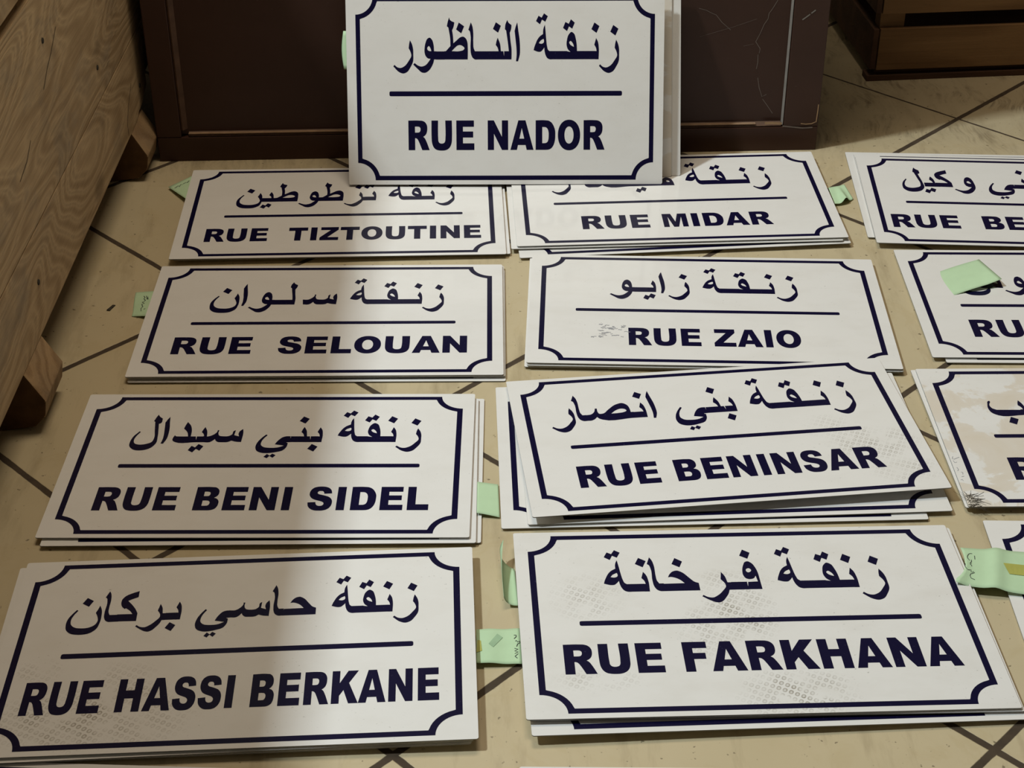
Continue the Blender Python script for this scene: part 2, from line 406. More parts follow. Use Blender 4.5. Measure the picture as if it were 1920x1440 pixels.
# ------------------------------------------------------------------ the dark brown cabinet
CY = math.atan2(0.036, 1.094)
CO = (-0.583, 2.527)
cb = empty('cabinet', (CO[0], CO[1], 0), CY)
tag(cb, 'dark brown panelled cabinet standing on the floor behind the leaning signs', 'cabinet')
CW_, CH_ = 1.0945, 0.86
box('carcass', (0.0, 0.021, 0.0), (CW_, 0.44, CH_), CAB, cb, 0.002)  # depth stretched out of view to block light at the back
box('door_panel', (0.040, 0.009, 0.045), (1.036, 0.0205, CH_ - 0.05), CAB, cb)
box('bottom_rail', (0.0, 0.0, 0.0), (CW_, 0.0205, 0.0425), CAB, cb, 0.0015)
box('top_rail', (0.0, 0.0, CH_ - 0.05), (CW_, 0.0205, CH_), CAB, cb, 0.0015)
box('stile', (0.0, 0.0, 0.0432), (0.040, 0.0205, CH_ - 0.0505), CAB, cb, 0.0015)
box('stile', (1.037, 0.0, 0.0432), (CW_, 0.0205, CH_ - 0.0505), CAB, cb, 0.0015)
tri = [(0.0, 0.0085), (0.0, 0.003), (0.003, 0.001), (0.010, 0.0085)]
prism('moulding', [(0.0405 + a, y) for a, y in tri], 'z', 0.055, CH_ - 0.055, WORN, cb)
prism('moulding', [(1.0365 - a * 0.35, y) for a, y in tri], 'z', 0.046, CH_ - 0.055, GREYEDGE, cb)
prism('moulding', [(y, 0.0428 + a * 0.75) for a, y in tri], 'x', 0.052, 1.0325, WORN, cb)
box('worn_edge', (0.052, 0.0008, 0.0478), (0.99, 0.0088, 0.0492), BARE_DARK, cb)
# chips and scratches
def cabpt(u, v, yl):
    # a point of the photo on the plane local y = yl of the cabinet
    c, s = math.cos(CY), math.sin(CY); n = np.array([-s, c, 0]); p0 = np.array([CO[0], CO[1], 0]) + n * yl
    d = ray(u, v); k = ((p0 - CAM) @ n) / (d @ n); q = CAM + k * d - np.array([CO[0], CO[1], 0])
    return q[0] * c + q[1] * s, q[2]
def cabmarks(name, lists, yl, width, mat):
    bm = bmesh.new()
    for pts in lists:
        L, R = ribbon([cabpt(1240 + a / 4.8, b / 4.8, yl) for a, b in pts], width)
        lv = [bm.verts.new((p.x, yl, p.y)) for p in L]; rv = [bm.verts.new((p.x, yl, p.y)) for p in R]
        for i in range(len(lv) - 1): bm.faces.new((lv[i], lv[i + 1], rv[i + 1], rv[i]))
    return mesh_bm(name, bm, mat, cb)
cabmarks('scratch', [[(1050, 0), (1000, 80), (970, 120), (960, 170), (925, 220), (890, 300), (850, 375), (890, 440), (880, 480)], [(870, 490), (868, 560), (855, 620)], [(868, 700), (880, 790), (905, 870), (945, 850)], [(910, 890), (960, 960), (1000, 1020)]], 0.0085, 0.0011, SCR)
cabmarks('scratch', [[(340, 75), (400, 90), (455, 118), (495, 135), (545, 200), (585, 235), (625, 270)]], 0.0085, 0.0009, SCR)
cabmarks('scratch', [[(345, 330), (500, 285), (640, 245), (860, 170)], [(740, 415), (830, 395)]], 0.0085, 0.0005, SCR)
cabmarks('paint_chip', [[(1270, 178), (1310, 150), (1340, 128)], [(1350, 120), (1390, 90)]], -0.0005, 0.0020, GREYEDGE)
cabmarks('paint_chip', [[(1255, 1112), (1300, 1117), (1350, 1113), (1393, 1095)], [(1392, 1100), (1408, 1000), (1415, 940)]], -0.0005, 0.0016, BARE)
cabmarks('paint_chip', [[(1090, 1135), (1180, 1143), (1270, 1152), (1360, 1146)]], -0.0006, 0.0028, SCR)
cabmarks('paint_chip', [[(930, 1108), (1000, 1108), (1050, 1110), (1085, 1112)]], 0.0005, 0.0042, BARE)

# ------------------------------------------------------------------ the slatted crate at the right
cr = empty('slatted_crate', (0.664, 2.854, 0), math.radians(5.0))
tag(cr, 'dark slatted wooden crate on the floor at the back right', 'crate')
Wc, Dc = 0.62, 0.40
box('base_batten', (-0.016, 0, 0), (Wc, 0.03, 0.011), SLAT_DARK, cr, 0.001)
box('base_batten', (-0.016, Dc - 0.03, 0), (Wc, Dc, 0.011), SLAT_DARK, cr, 0.001)
box('bottom_board', (0, 0.012, 0.0115), (Wc, Dc - 0.012, 0.020), SLAT_DARK, cr)
box('added_top_board', (-0.014, -0.002, 0.6255), (Wc + 0.012, Dc + 0.002, 0.637), SLAT, cr, 0.001)  # unseen closed top, put on so the slat gaps stay dark
for z0, z1 in ((0.021, 0.099), (0.127, 0.205), (0.233, 0.311), (0.339, 0.417), (0.445, 0.523), (0.551, 0.625)):  # upper rows are unseen, added to hold light off the floor around
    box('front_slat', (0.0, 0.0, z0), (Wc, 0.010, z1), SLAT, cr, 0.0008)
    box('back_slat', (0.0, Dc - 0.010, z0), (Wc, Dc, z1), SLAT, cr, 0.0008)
    box('side_slat', (-0.0125, 0.0, z0 + 0.002), (-0.0025, Dc, z1), SLAT_DARK, cr, 0.0008)  # darker wood carries the deep shade of this side in its colour
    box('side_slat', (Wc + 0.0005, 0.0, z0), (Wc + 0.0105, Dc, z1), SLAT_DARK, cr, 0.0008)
for px in (0.0, Wc - 0.045):
    for py in (0.0105, Dc - 0.0405):
        box('corner_post', (px, py, 0.0205), (px + 0.045, py + 0.03, 0.625), SLAT, cr, 0.0008)

# ------------------------------------------------------------------ lettering
LATIN = {
 'A': ['1595,0c 1122,0c 1049,242c 522,242c 450,0c 0,0c 551,1466c 1044,1466c|624,559c 952,559c 787,1086c'],
 'B': ['150,0c 150,1466c 980,1466 1180,1440 1315,1350 1390,1230 1405,1110 1390,990 1310,870 1185,785c 1330,740 1440,640 1488,530 1492,410 1465,260 1380,120 1240,40 1080,5 900,0c|605,893c 605,1171c 780,1171 880,1150 935,1085 938,1030 925,960 870,905 790,893|605,288c 605,610c 810,610 930,590 1000,520 1010,450 990,370 920,300 820,288'],
 'D': ['150,1466c 823,1466 1060,1440 1270,1330 1410,1150 1490,950 1500,735 1480,500 1420,310 1320,160 1180,55 1030,12 823,0c 150,0c|603,332c 603,1134c 715,1134 880,1110 990,1010 1040,870 1045,720 1030,540 975,410 880,350 720,332'],
 'E': ['150,0c 150,1466c 1364,1466c 1364,1153c 604,1153c 604,920c 1309,920c 1309,621c 604,621c 604,332c 1386,332c 1386,0c'],
 'F': ['150,0c 150,1466c 1268,1466c 1268,1151c 605,1151c 605,911c 1171,911c 1171,614c 605,614c 605,0c'],
 'H': ['150,0c 150,1466c 603,1466c 603,953c 1098,953c 1098,1466c 1553,1466c 1553,0c 1098,0c 1098,593c 603,593c 603,0c'],
 'I': ['172,0c 172,1466c 627,1466c 627,0c'],
 'K': ['151,0c 151,1466c 604,1466c 604,912c 1079,1466c 1682,1466c 1147,912c 1706,0c 1148,0c 838,594c 604,349c 604,0c'],
 'L': ['150,0c 150,1466c 603,1466c 603,361c 1309,361c 1309,0c'],
 'M': ['145,0c 145,1466c 740,1466c 969,574c 1197,1466c 1790,1466c 1790,0c 1420,0c 1420,1118c 1134,0c 799,0c 514,1118c 514,0c'],
 'N': ['150,0c 150,1466c 573,1466c 1125,655c 1125,1466c 1552,1466c 1552,0c 1125,0c 576,805c 576,0c'],
 'R': ['150,0c 150,1466c 905,1466 1120,1450 1270,1400 1380,1310 1440,1190 1450,1050 1430,920 1370,800 1280,720 1160,660c 1220,630 1290,570 1345,490 1600,0c 1090,0c 870,405 800,510 730,570 650,595 604,597c 604,0c|604,872c 604,1169c 800,1169 900,1155 965,1110 985,1040 970,960 920,895 850,877 780,872'],
 'S': ['73,485c 504,512c 520,420 570,330 650,285 750,270 860,285 930,335 955,400 940,460 870,520 750,570 640,600 450,655 290,730 190,830 125,960 115,1060 140,1200 215,1330 330,1420 500,1475 700,1491 980,1465 1170,1385 1290,1250 1340,1055c 913,1030c 890,1120 830,1190 720,1208 620,1195 560,1145 545,1095 570,1040 640,1000 760,970 980,910 1180,840 1310,740 1390,600 1405,455 1375,290 1280,140 1130,35 950,-15 750,-25 470,0 270,90 130,240'],
 'T': ['44,1466c 1421,1466c 1421,1104c 959,1104c 959,0c 506,0c 506,1104c 44,1104c'],
 'U': ['1100,1466c 1552,1466c 1552,593 1540,430 1490,270 1390,130 1250,40 1080,-10 850,-25 620,-10 420,40 280,150 200,290 160,450 150,593 150,1466c 603,1466c 603,572 615,450 670,370 760,330 850,322 950,335 1040,380 1085,460 1100,572'],
 'Z': ['97,1466c 1376,1466c 1376,1168c 602,331c 1400,331c 1400,0c 43,0c 43,309c 813,1143c 97,1143c'],
}
ADV = {'A': 1593, 'B': 1593, 'D': 1593, 'E': 1479, 'F': 1366, 'H': 1706, 'I': 797, 'K': 1706, 'L': 1366, 'M': 1933, 'N': 1706, 'O': 1706, 'R': 1593, 'S': 1479, 'T': 1479, 'U': 1706, 'Z': 1479, ' ': 683}
LG = {k: dec(';'.join(v)) for k, v in LATIN.items()}
def sup(cx, cy, a, b, n=2.25, k=48):
    r = []
    for i in range(k):
        t = 2 * math.pi * i / k; c, s = math.cos(t), math.sin(t)
        r.append((cx + a * math.copysign(abs(c) ** (2 / n), c), cy + b * math.copysign(abs(s) ** (2 / n), s)))
    return r
LG['O'] = [[sup(853, 733, 766, 758, 2.15), sup(853, 733, 313, 425, 2.1)]]

AR = {
  'zay': '2.13,2.391c 2.365,1.889 2.489,1.368 2.515,.602 2.479,-.196 2.142,-.933 1.709,-1.516 1.21,-1.7 .77,-1.557 0,-.835c .137,-.632c .515,-.941 .891,-1.022 1.39,-.808 1.947,-.133 2.266,.48 2.187,.909 1.952,1.4c 2.021,1.951;1.752,4.18c 2.398,3.721c 2.031,2.886c 1.385,3.358c',
  'ra': '2.13,2.391c 2.365,1.889 2.489,1.368 2.515,.602 2.479,-.196 2.142,-.933 1.709,-1.516 1.21,-1.7 .77,-1.557 0,-.835c .137,-.632c .515,-.941 .891,-1.022 1.39,-.808 1.947,-.133 2.266,.48 2.187,.909 1.952,1.4c 2.021,1.951',
  'tooth': '.231,2.599c .453,2.14 .564,1.466 .556,-.012c .106,-.01c .099,.99c .292,.989c .221,1.375 0,1.774c .121,2.202',
  'nun_dot': '.369,4.491c .995,4.044c .639,3.209c 0,3.669c',
  'qaf': '.615,3.34 .915,3.156 1.149,2.514 1.277,1.718 1.312,.995c 1.317,-.005c .003,-.001c 0,.987c .5,.887c .186,1.201 .009,1.722 .045,2.333 .273,3.035|.494,2.24 .714,2.056 .859,1.781 .922,1.523c .622,1.659 .402,1.874 .333,2.088;.533,4.882c 1.015,4.479c .706,3.736c .3,4.011c .053,3.445c -.447,3.831c -.15,4.561c .268,4.334c',
  'teh': '1.409,4.233c 1.485,3.501 1.58,2.401 1.693,1.544 1.8,1.176 1.975,1.004c 2.425,1.003c 2.427,.003c 1.99,.004 1.739,.122 1.501,.503 1.375,.994 1.331,1.453c 1.113,1.148 .894,.946 .688,.916 0,1.12c .082,1.457 .238,1.885 .487,2.435 .768,2.801 1.173,3.087c 1.185,3.502 1.266,3.898|1.236,2.524c 1.299,2.28 1.249,2.035 .987,1.901 .65,1.975c .831,2.25;1.295,5.62c 1.775,5.267c 1.452,4.586c 1.047,4.855c .798,4.283c .3,4.674c .611,5.33c .997,5.086c',
  'alif': '.333,4.535c .468,3.486 .609,2.509 .67,1.53 .644,.611 .417,-.248c .167,-.235c .243,.55 .226,1.286 .122,2.388 0,3.487c .145,4.036',
  'alif_fin': '.306,4.55c .49,4.111 .591,3.501 .6,2.035 .639,1.422 .799,1.005c 1.186,1.004c 1.18,.004c .805,.005 .524,.196 .327,.626 .251,1.301 .252,3.075 .142,3.502 0,3.637c .179,4.173',
  'lam': '.297,4.83c .42,4.538 .824,4.19c .761,3.672 .604,3.257c .694,2.267 .817,1.287 .813,-.007c .375,-.005c .378,.994c .478,.994c .412,1.656 .155,3.521c 0,3.704c .064,4.283',
  'zah': '.645,5.163c .754,4.84 1.293,4.535c 1.195,4.035 1.003,3.577c 1.103,2.875 1.145,1.989c 1.554,2.336 2.025,2.72 2.369,2.799 2.71,2.566 2.894,2.137 2.94,1.586 2.928,.004c 0,.012c .01,1.018c .211,1.03c .779,1.653c .745,2.632 .539,3.914c .354,4.068c .484,4.677|.917,1.022c 1.327,1.437 1.673,1.712 1.967,1.772 2.328,1.631 2.532,1.373 2.387,1.159 2.011,1.037;1.841,4.521c 2.504,4.062c 2.141,3.196c 1.503,3.68c',
  'tah': '.645,5.163c .754,4.84 1.293,4.535c 1.195,4.035 1.003,3.577c 1.103,2.875 1.145,1.989c 1.554,2.336 2.025,2.72 2.369,2.799 2.71,2.566 2.894,2.137 2.94,1.586 2.928,.004c 0,.012c .01,1.018c .211,1.03c .779,1.653c .745,2.632 .539,3.914c .354,4.068c .484,4.677|.917,1.022c 1.327,1.437 1.673,1.712 1.967,1.772 2.328,1.631 2.532,1.373 2.387,1.159 2.011,1.037',
  'waw': '2.087,2.687 2.365,2.454 2.564,1.842 2.629,1.015c 2.91,1.014c 2.899,.015c 2.618,.015c 2.551,-.304 2.326,-.826 1.944,-1.348 1.439,-1.624 1.033,-1.561 .63,-1.221 0,-.605c .171,-.421c .606,-.729 1.011,-.853 1.514,-.701 1.926,-.272 2.181,.096c 1.899,.128 1.59,.405 1.44,.865 1.446,1.417 1.58,2.09 1.804,2.548|1.981,1.66 2.165,1.415 2.285,1.028c 2.036,1.047 1.819,1.201 1.771,1.416',
  'waw_iso': '2.087,2.687 2.365,2.454 2.564,1.842 2.643,1.107 2.672,.433 2.583,-.243 2.326,-.826 1.944,-1.348 1.439,-1.624 1.033,-1.561 .63,-1.221 0,-.605c .171,-.421c .606,-.729 1.011,-.853 1.514,-.701 1.926,-.272 2.181,.096c 1.899,.128 1.59,.405 1.44,.865 1.446,1.417 1.58,2.09 1.804,2.548|1.981,1.66 2.165,1.415 2.285,1.028c 2.036,1.047 1.819,1.201 1.771,1.416',
  'feh': '.647,3.74 .962,3.501 1.194,2.949 1.328,2.178 1.347,1.329 1.374,.005c .114,.01c .274,.973c 1.139,1.007c 1.067,1.783c .852,1.451 .511,1.337 .179,1.454 0,1.861 .009,2.489 .21,3.252 .425,3.655|.609,2.804 .796,2.51 .641,2.289 .458,2.25 .329,2.434 .386,2.703;.437,5.36c 1.05,4.904c .722,4.085c .061,4.52c',
  'ra_fin': '2.07,2.377c 2.332,1.786 2.422,1.161 2.452,.974c 2.964,.967c 2.809,-.004c 2.471,-.011c 2.35,-.416 2.014,-1.013 1.69,-1.433 1.347,-1.611 1.013,-1.541 .644,-1.314 0,-.794c .114,-.607c .478,-.878 .927,-.961 1.372,-.69 1.931,-.055 2.23,.444 2.211,.814 1.909,1.399c',
  'hah': '.677,1.8c .856,2.196 1.197,2.571 1.562,2.668 1.919,2.477 2.541,1.653 2.937,1.135 3.264,.966c 3.271,-0c 0,-.012c .118,.949c 2.042,.977c 1.695,1.439 1.266,1.738 .928,1.837',
  'khah_dot': '.358,4.376c .976,3.89c .649,3.11c 0,3.566c',
  'nun_iso': '2.906,2.446c 3.162,1.815 3.271,1.02 3.266,-.057 3.029,-1.012 2.515,-1.512 1.415,-1.693 .649,-1.508 .153,-1.002 0,-.366 .054,.604 .333,1.276 .721,1.928c .867,1.801c .557,1.167 .383,.391 .515,-.247 .887,-.626 1.585,-.79 2.369,-.687 2.843,-.325 3.011,.248 2.882,.843 2.644,1.398c 2.785,1.884;1.475,3.655c 2.154,3.171c 1.803,2.33c 1.104,2.832c',
  'kaf': '1.715,4.412c 1.729,3.51c 1.235,3.269 .781,2.996c 1.311,2.324 1.746,1.614 1.964,1.114c 1.988,-.009c .162,.024c 0,1.048c 1.481,1.024c 1.173,1.499 .716,1.916c .602,1.804c .28,2.185 .144,2.636 .176,3.278 .44,3.712 .98,4.082',
  'seen': '3.866,2.317c 3.957,1.769 3.956,.011c 3.361,.093 2.954,.261c 2.647,.036 2.064,-.01 1.602,.045 1.387,.25 1.26,.549c 1.06,.249 .759,-.005 .104,.011c 0,1.036c .591,1.023 1.02,1.342 1.304,1.817 1.309,2.113c 1.488,2.104c 1.464,1.514 1.631,1.132 2.101,1.018 2.619,1.097 2.876,1.387 2.943,1.923 3.157,2.11c 3.101,1.227c 3.612,1.003c 3.505,1.499 3.571,1.889',
  'yeh_fin': '3.292,1.018c 2.899,1.011 2.554,.864 2.236,.463 2.02,.04 1.872,-.385c 2.806,-.61c 2.315,-.89 1.418,-.983 .819,-.855 .505,-.502 .484,.077 .674,.695 .957,1.196c .81,1.341c .437,.758 .081,-.094 0,-.952 .219,-1.536 .74,-1.85 1.327,-1.901 2.083,-1.734 2.763,-1.438 3.09,-.837 3.152,-.187c 2.942,-.04c 3.395,-.007c;1.292,-2.049c 1.6,-2.321c 1.819,-1.984c 2.192,-2.26c 1.917,-2.686c 1.575,-2.386c 1.359,-2.759c 1.011,-2.524c',
  'lam_iso': '2.017,4.93c 2.179,4.601 2.564,4.176c 2.477,3.334 2.322,3.251c 2.447,2.38 2.603,1.082 2.604,-.315 2.087,-1.12 1.344,-1.403 .591,-1.288 .067,-.655 0,.096 .172,1.03 .637,1.934c .746,1.792c .419,.97 .34,.27 .512,-.194 .953,-.403 1.602,-.313 2.143,.01 2.291,.732 2.12,2.025 1.882,3.612c 1.74,3.756c 1.87,4.421',
  'dal_fin': '1.045,3.568c 1.437,2.967 1.677,2.134 1.743,1.003c 2.268,1.002c 2.431,0c .357,.005 .045,.261 0,.786 .111,1.23c .243,1.055 .587,1.006c 1.474,1.004c 1.263,1.78 .835,2.398c .918,3.028',
  'yeh_med': '.244,2.666c .526,1.953 .642,.999c .945,.999c 1.102,-.003c .232,-.001c .071,1.001c .353,1c .239,1.423 0,1.777c .118,2.31',
  'yeh_dots': '.924,-.325c 1.464,-.695c 1.177,-1.475c .779,-1.153c .508,-1.758c 0,-1.38c .275,-.635c .652,-.9c',
  'sad': '4.006,2.684 4.453,2.3 4.62,1.63 4.637,1.04c 4.942,1.029c 4.758,.011c 1.622,.044 1.319,.252 1.128,.54c .836,.191 .538,.016 0,.021c .15,.989c .564,1.036 .951,1.425 1.128,2.027c 1.328,2.005c 1.312,1.477 1.451,1.075 1.79,1.071 2.437,1.701 3.398,2.539|2.622,.976c 3.226,1.529 3.738,1.73 4.124,1.603 4.245,1.32 3.971,1.116 3.408,1.004',
  'meem': '.683,2.019 1.122,1.712 1.377,1.038 1.478,-.012c .071,-.008c .065,.918c 0,1.286 .247,1.775|.688,1.284 .908,1.039 .972,.855c .628,.856c .533,1.101',
  'beh_fin': '.433,2.61c .491,2.418c .271,1.809 .413,1.236 .81,.948c 3.514,.915c 3.273,-.023c .721,-.049 .209,.389 0,1.241 .11,2.001 .29,2.535;1.884,-.343c 2.549,-.761c 2.151,-1.719c 1.488,-1.304c',
  'nun_bowl': '2.906,2.446c 3.162,1.815 3.271,1.02 3.266,-.057 3.029,-1.012 2.515,-1.512 1.415,-1.693 .649,-1.508 .153,-1.002 0,-.366 .054,.604 .333,1.276 .721,1.928c .867,1.801c .557,1.167 .383,.391 .515,-.247 .887,-.626 1.585,-.79 2.369,-.687 2.843,-.325 3.011,.248 2.882,.843 2.644,1.398c 2.785,1.884',
}
LAY = {
  'nad': {"sx":0.012595,"sy":0.012595,"y0":0.04608,"it":[["zay",0.14763,0.04608],["tooth",0.14009,0.04608],["nun_dot",0.13544,0.04608],["qaf",0.09647,0.04608],["teh",0.04467,0.04608],["alif",0.01484,0.04608],["lam",-0.00039,0.04608],["yeh_med",-0.0149,0.04608],["nun_dot",-0.01921,0.04687],["alif_fin",-0.0578,0.04608],["zah",-0.096,0.04608],["waw",-0.14512,0.04608],["ra",-0.17654,0.04608]],"bars":[[0.11239,0.1421],[0.07456,0.0972],[-0.00179,0.00502],[-0.04361,-0.01121],[-0.10928,-0.09532]],"la":["RUE NADOR",-0.15769,2.3076e-05,-0.09544,0.04651],"ru":[-0.18344,0.18445,-0.00697]},
  'far': {"sx":0.01268,"sy":0.012948,"y0":0.04252,"it":[["zay",0.12789,0.04252],["tooth",0.12011,0.04252],["nun_dot",0.1151,0.0427],["qaf",0.09104,0.04252],["teh",0.03871,0.04252],["feh",0.00198,0.04252],["ra_fin",-0.04845,0.04252],["hah",-0.09068,0.04252],["khah_dot",-0.07539,0.04252],["alif_fin",-0.10307,0.04252],["tooth",-0.11169,0.04252],["nun_dot",-0.11633,0.04253],["teh",-0.15389,0.04252]],"bars":[[0.10706,0.12213],[0.06881,0.09176],[-0.01358,0.00419],[-0.08878,-0.08959],[-0.12379,-0.10967]],"la":["RUE FARKHANA",-0.20966,2.2848e-05,-0.08635,0.04535],"ru":[-0.18582,0.18301,-0.00799]},
  'has': {"sx":0.010963,"sy":0.011188,"y0":0.04445,"it":[["zay",0.16227,0.04445],["tooth",0.15565,0.04445],["nun_dot",0.15071,0.04534],["qaf",0.12931,0.04445],["teh",0.09558,0.04445],["hah",0.04302,0.04445],["alif_fin",0.02968,0.04445],["seen",-0.01488,0.04445],["yeh_fin",-0.04952,0.04445],["tooth",-0.07287,0.04445],["nun_dot",-0.08132,-0.00988],["ra_fin",-0.1134,0.04445],["kaf",-0.13547,0.04445],["alif_fin",-0.15254,0.04445],["nun_iso",-0.18814,0.04445]],"bars":[[0.14308,0.15748],[0.12152,0.13002],[0.04195,0.04405],[-0.01303,-0.01309],[-0.08334,-0.07105],[-0.14027,-0.13299]],"la":["RUE HASSI BERKANE",-0.21465,1.757e-05,-0.09364,0.04769],"ru":[-0.18452,0.18467,-0.00796]},
  'sid': {"sx":0.012438,"sy":0.012494,"y0":0.04118,"it":[["zay",0.15346,0.04118],["tooth",0.14626,0.04118],["nun_dot",0.14095,0.04226],["qaf",0.11714,0.04118],["teh",0.07979,0.04118],["tooth",0.0539,0.04118],["nun_dot",0.04469,-0.01921],["yeh_med",0.03359,0.04118],["nun_dot",0.02875,0.04194],["yeh_fin",-0.01989,0.04118],["seen",-0.08854,0.04118],["yeh_med",-0.09171,0.04118],["yeh_dots",-0.10299,0.04118],["dal_fin",-0.12571,0.04118],["alif",-0.14125,0.04118],["lam_iso",-0.17788,0.04118]],"bars":[[0.13284,0.14825],[0.1093,0.11786],[0.04653,0.05589],[0.02158,0.03725],[-0.07876,-0.0866],[-0.09624,-0.08805]],"la":["RUE BENI SIDEL",-0.19988,2.1764e-05,-0.09858,0.04591],"ru":[-0.1825,0.18569,-0.00908]},
  'sel': {"sx":0.012178,"sy":0.013148,"y0":0.03662,"it":[["zay",0.136,0.03662],["tooth",0.1286,0.03662],["nun_dot",0.12305,0.03685],["qaf",0.08532,0.03662],["teh",0.03292,0.03662],["seen",-0.03395,0.03662],["lam",-0.05455,0.03662],["waw",-0.10941,0.03662],["alif",-0.12157,0.03662],["nun_iso",-0.16373,0.03662]],"bars":[[0.10068,0.13057],[0.0618,0.08604],[-0.07478,-0.04929]],"la":["RUE  SELOUAN",-0.20294,2.3715e-05,-0.09438,0.04359],"ru":[-0.18317,0.18415,-0.0142]},
  'zai': {"sx":0.012382,"sy":0.012855,"y0":0.04368,"it":[["zay",0.10013,0.04368],["tooth",0.09212,0.04368],["nun_dot",0.08718,0.04377],["qaf",0.04822,0.04368],["teh",-0.0035,0.04368],["zay",-0.05352,0.04368],["alif",-0.06549,0.04368],["tooth",-0.07715,0.04368],["yeh_dots",-0.08921,0.04377],["waw",-0.13667,0.04368]],"bars":[[0.06385,0.09411],[0.02588,0.04894],[-0.10145,-0.07517]],"la":["RUE ZAIO",-0.11547,2.1722e-05,-0.10105,0.04502],"ru":[-0.18488,0.18368,-0.00862]},
  'nsa': {"sx":0.012609,"sy":0.013414,"y0":0.04416,"it":[["zay",0.15747,0.04416],["tooth",0.14925,0.04416],["nun_dot",0.14536,0.04435],["qaf",0.10558,0.04416],["teh",0.0544,0.04416],["tooth",0.02823,0.04416],["nun_dot",0.01896,-0.02008],["yeh_med",0.00828,0.04416],["nun_dot",0.00377,0.04478],["yeh_fin",-0.04589,0.04416],["alif",-0.07547,0.04416],["tooth",-0.08743,0.04416],["nun_dot",-0.09233,0.04439],["sad",-0.15843,0.04416],["alif_fin",-0.17201,0.04416],["ra",-0.20388,0.04416]],"bars":[[0.12151,0.15126],[0.08432,0.10631],[0.02141,0.03024],[-0.00384,0.01199],[-0.0993,-0.08541],[-0.15781,-0.15672]],"la":["RUE BENINSAR",-0.18945,2.1604e-05,-0.09913,0.04484],"ru":[-0.18638,0.17988,-0.01226]},
  'tiz': {"sx":0.012026,"sy":0.012785,"y0":0.0324,"it":[["zay",0.14407,0.0324],["tooth",0.13607,0.0324],["nun_dot",0.13039,0.03492],["qaf",0.10677,0.0324],["teh",0.06969,0.0324],["tooth",0.04369,0.0324],["yeh_dots",0.03006,0.09588],["ra_fin",0.0002,0.0324],["nun_dot",0.0159,0.03133],["tah",-0.03662,0.0324],["waw",-0.07151,0.0324],["tah",-0.10831,0.0324],["yeh_med",-0.11884,0.0324],["yeh_dots",-0.13001,0.03139],["nun_iso",-0.16834,0.0324]],"bars":[[0.12193,0.13802],[0.09821,0.10749],[0.03324,0.04563],[-0.03732,-0.03595],[-0.10635,-0.10764],[-0.13012,-0.11529]],"la":["RUE  TIZTOUTINE",-0.208,2.0922e-05,-0.09803,0.04177],"ru":[-0.18234,0.18646,-0.01581]},
  'mid': {"sx":0.012462,"sy":0.014429,"y0":0.03944,"it":[["zay",0.13371,0.03944],["tooth",0.12433,0.03944],["nun_dot",0.11963,0.03393],["qaf",0.07827,0.03944],["teh",0.02904,0.03944],["meem",-0.00857,0.03944],["yeh_med",-0.03155,0.03944],["yeh_dots",-0.054,0.04137],["sad",-0.11917,0.03944],["alif_fin",-0.13724,0.03944],["ra",-0.18725,0.03944]],"bars":[[0.09401,0.12632],[0.05861,0.079],[-0.01858,-0.0067],[-0.06074,-0.02789],[-0.12321,-0.11748]],"la":["RUE MIDAR",-0.15071,2.2806e-05,-0.10189,0.04302],"ru":[-0.18669,0.18077,-0.01486]},
  'ouk': {"sx":0.01292,"sy":0.013849,"y0":0.04342,"it":[["yeh_med",0.00502,0.04342],["nun_dot",0.00063,0.04885],["yeh_fin",-0.05151,0.04342],["waw_iso",-0.1052,0.04342],["kaf",-0.13197,0.04342],["yeh_med",-0.14087,0.04342],["yeh_dots",-0.15324,0.04397],["lam_iso",-0.18629,0.04342]],"bars":[[-0.0084,0.0088],[-0.1274,-0.12915],[-0.15073,-0.13709],[0.01809009237805445,0.039090092378054456]],"la":["RUE  BE",-0.2213,2.2514e-05,-0.09803,0.043],"ru":[-0.18832,0.18832,-0.01237]},
  'wes': {"sx":0.0128,"sy":0.0125,"y0":0.03698,"it":[["waw_iso",-0.11153,0.03698],["seen",-0.16313,0.03698],["nun_bowl",-0.17294,0.03698]],"bars":[[-0.13222,-0.16115]],"la":["RU",-0.18516,2.3443e-05,-0.09725,0.04561],"ru":[-0.18386,0.18386,-0.01254]},
  'yab': {"sx":0.0128,"sy":0.0125,"y0":0.04036,"it":[["yeh_med",-0.137,0.04036],["beh_fin",-0.17657,0.04036]],"bars":[[-0.13555,-0.13325],[-0.12406080000000001,-0.10306080000000001]],"la":["R",-0.18381,2.3443e-05,-0.09776,0.04586],"ru":[-0.18401,0.18401,-0.00601]},
}
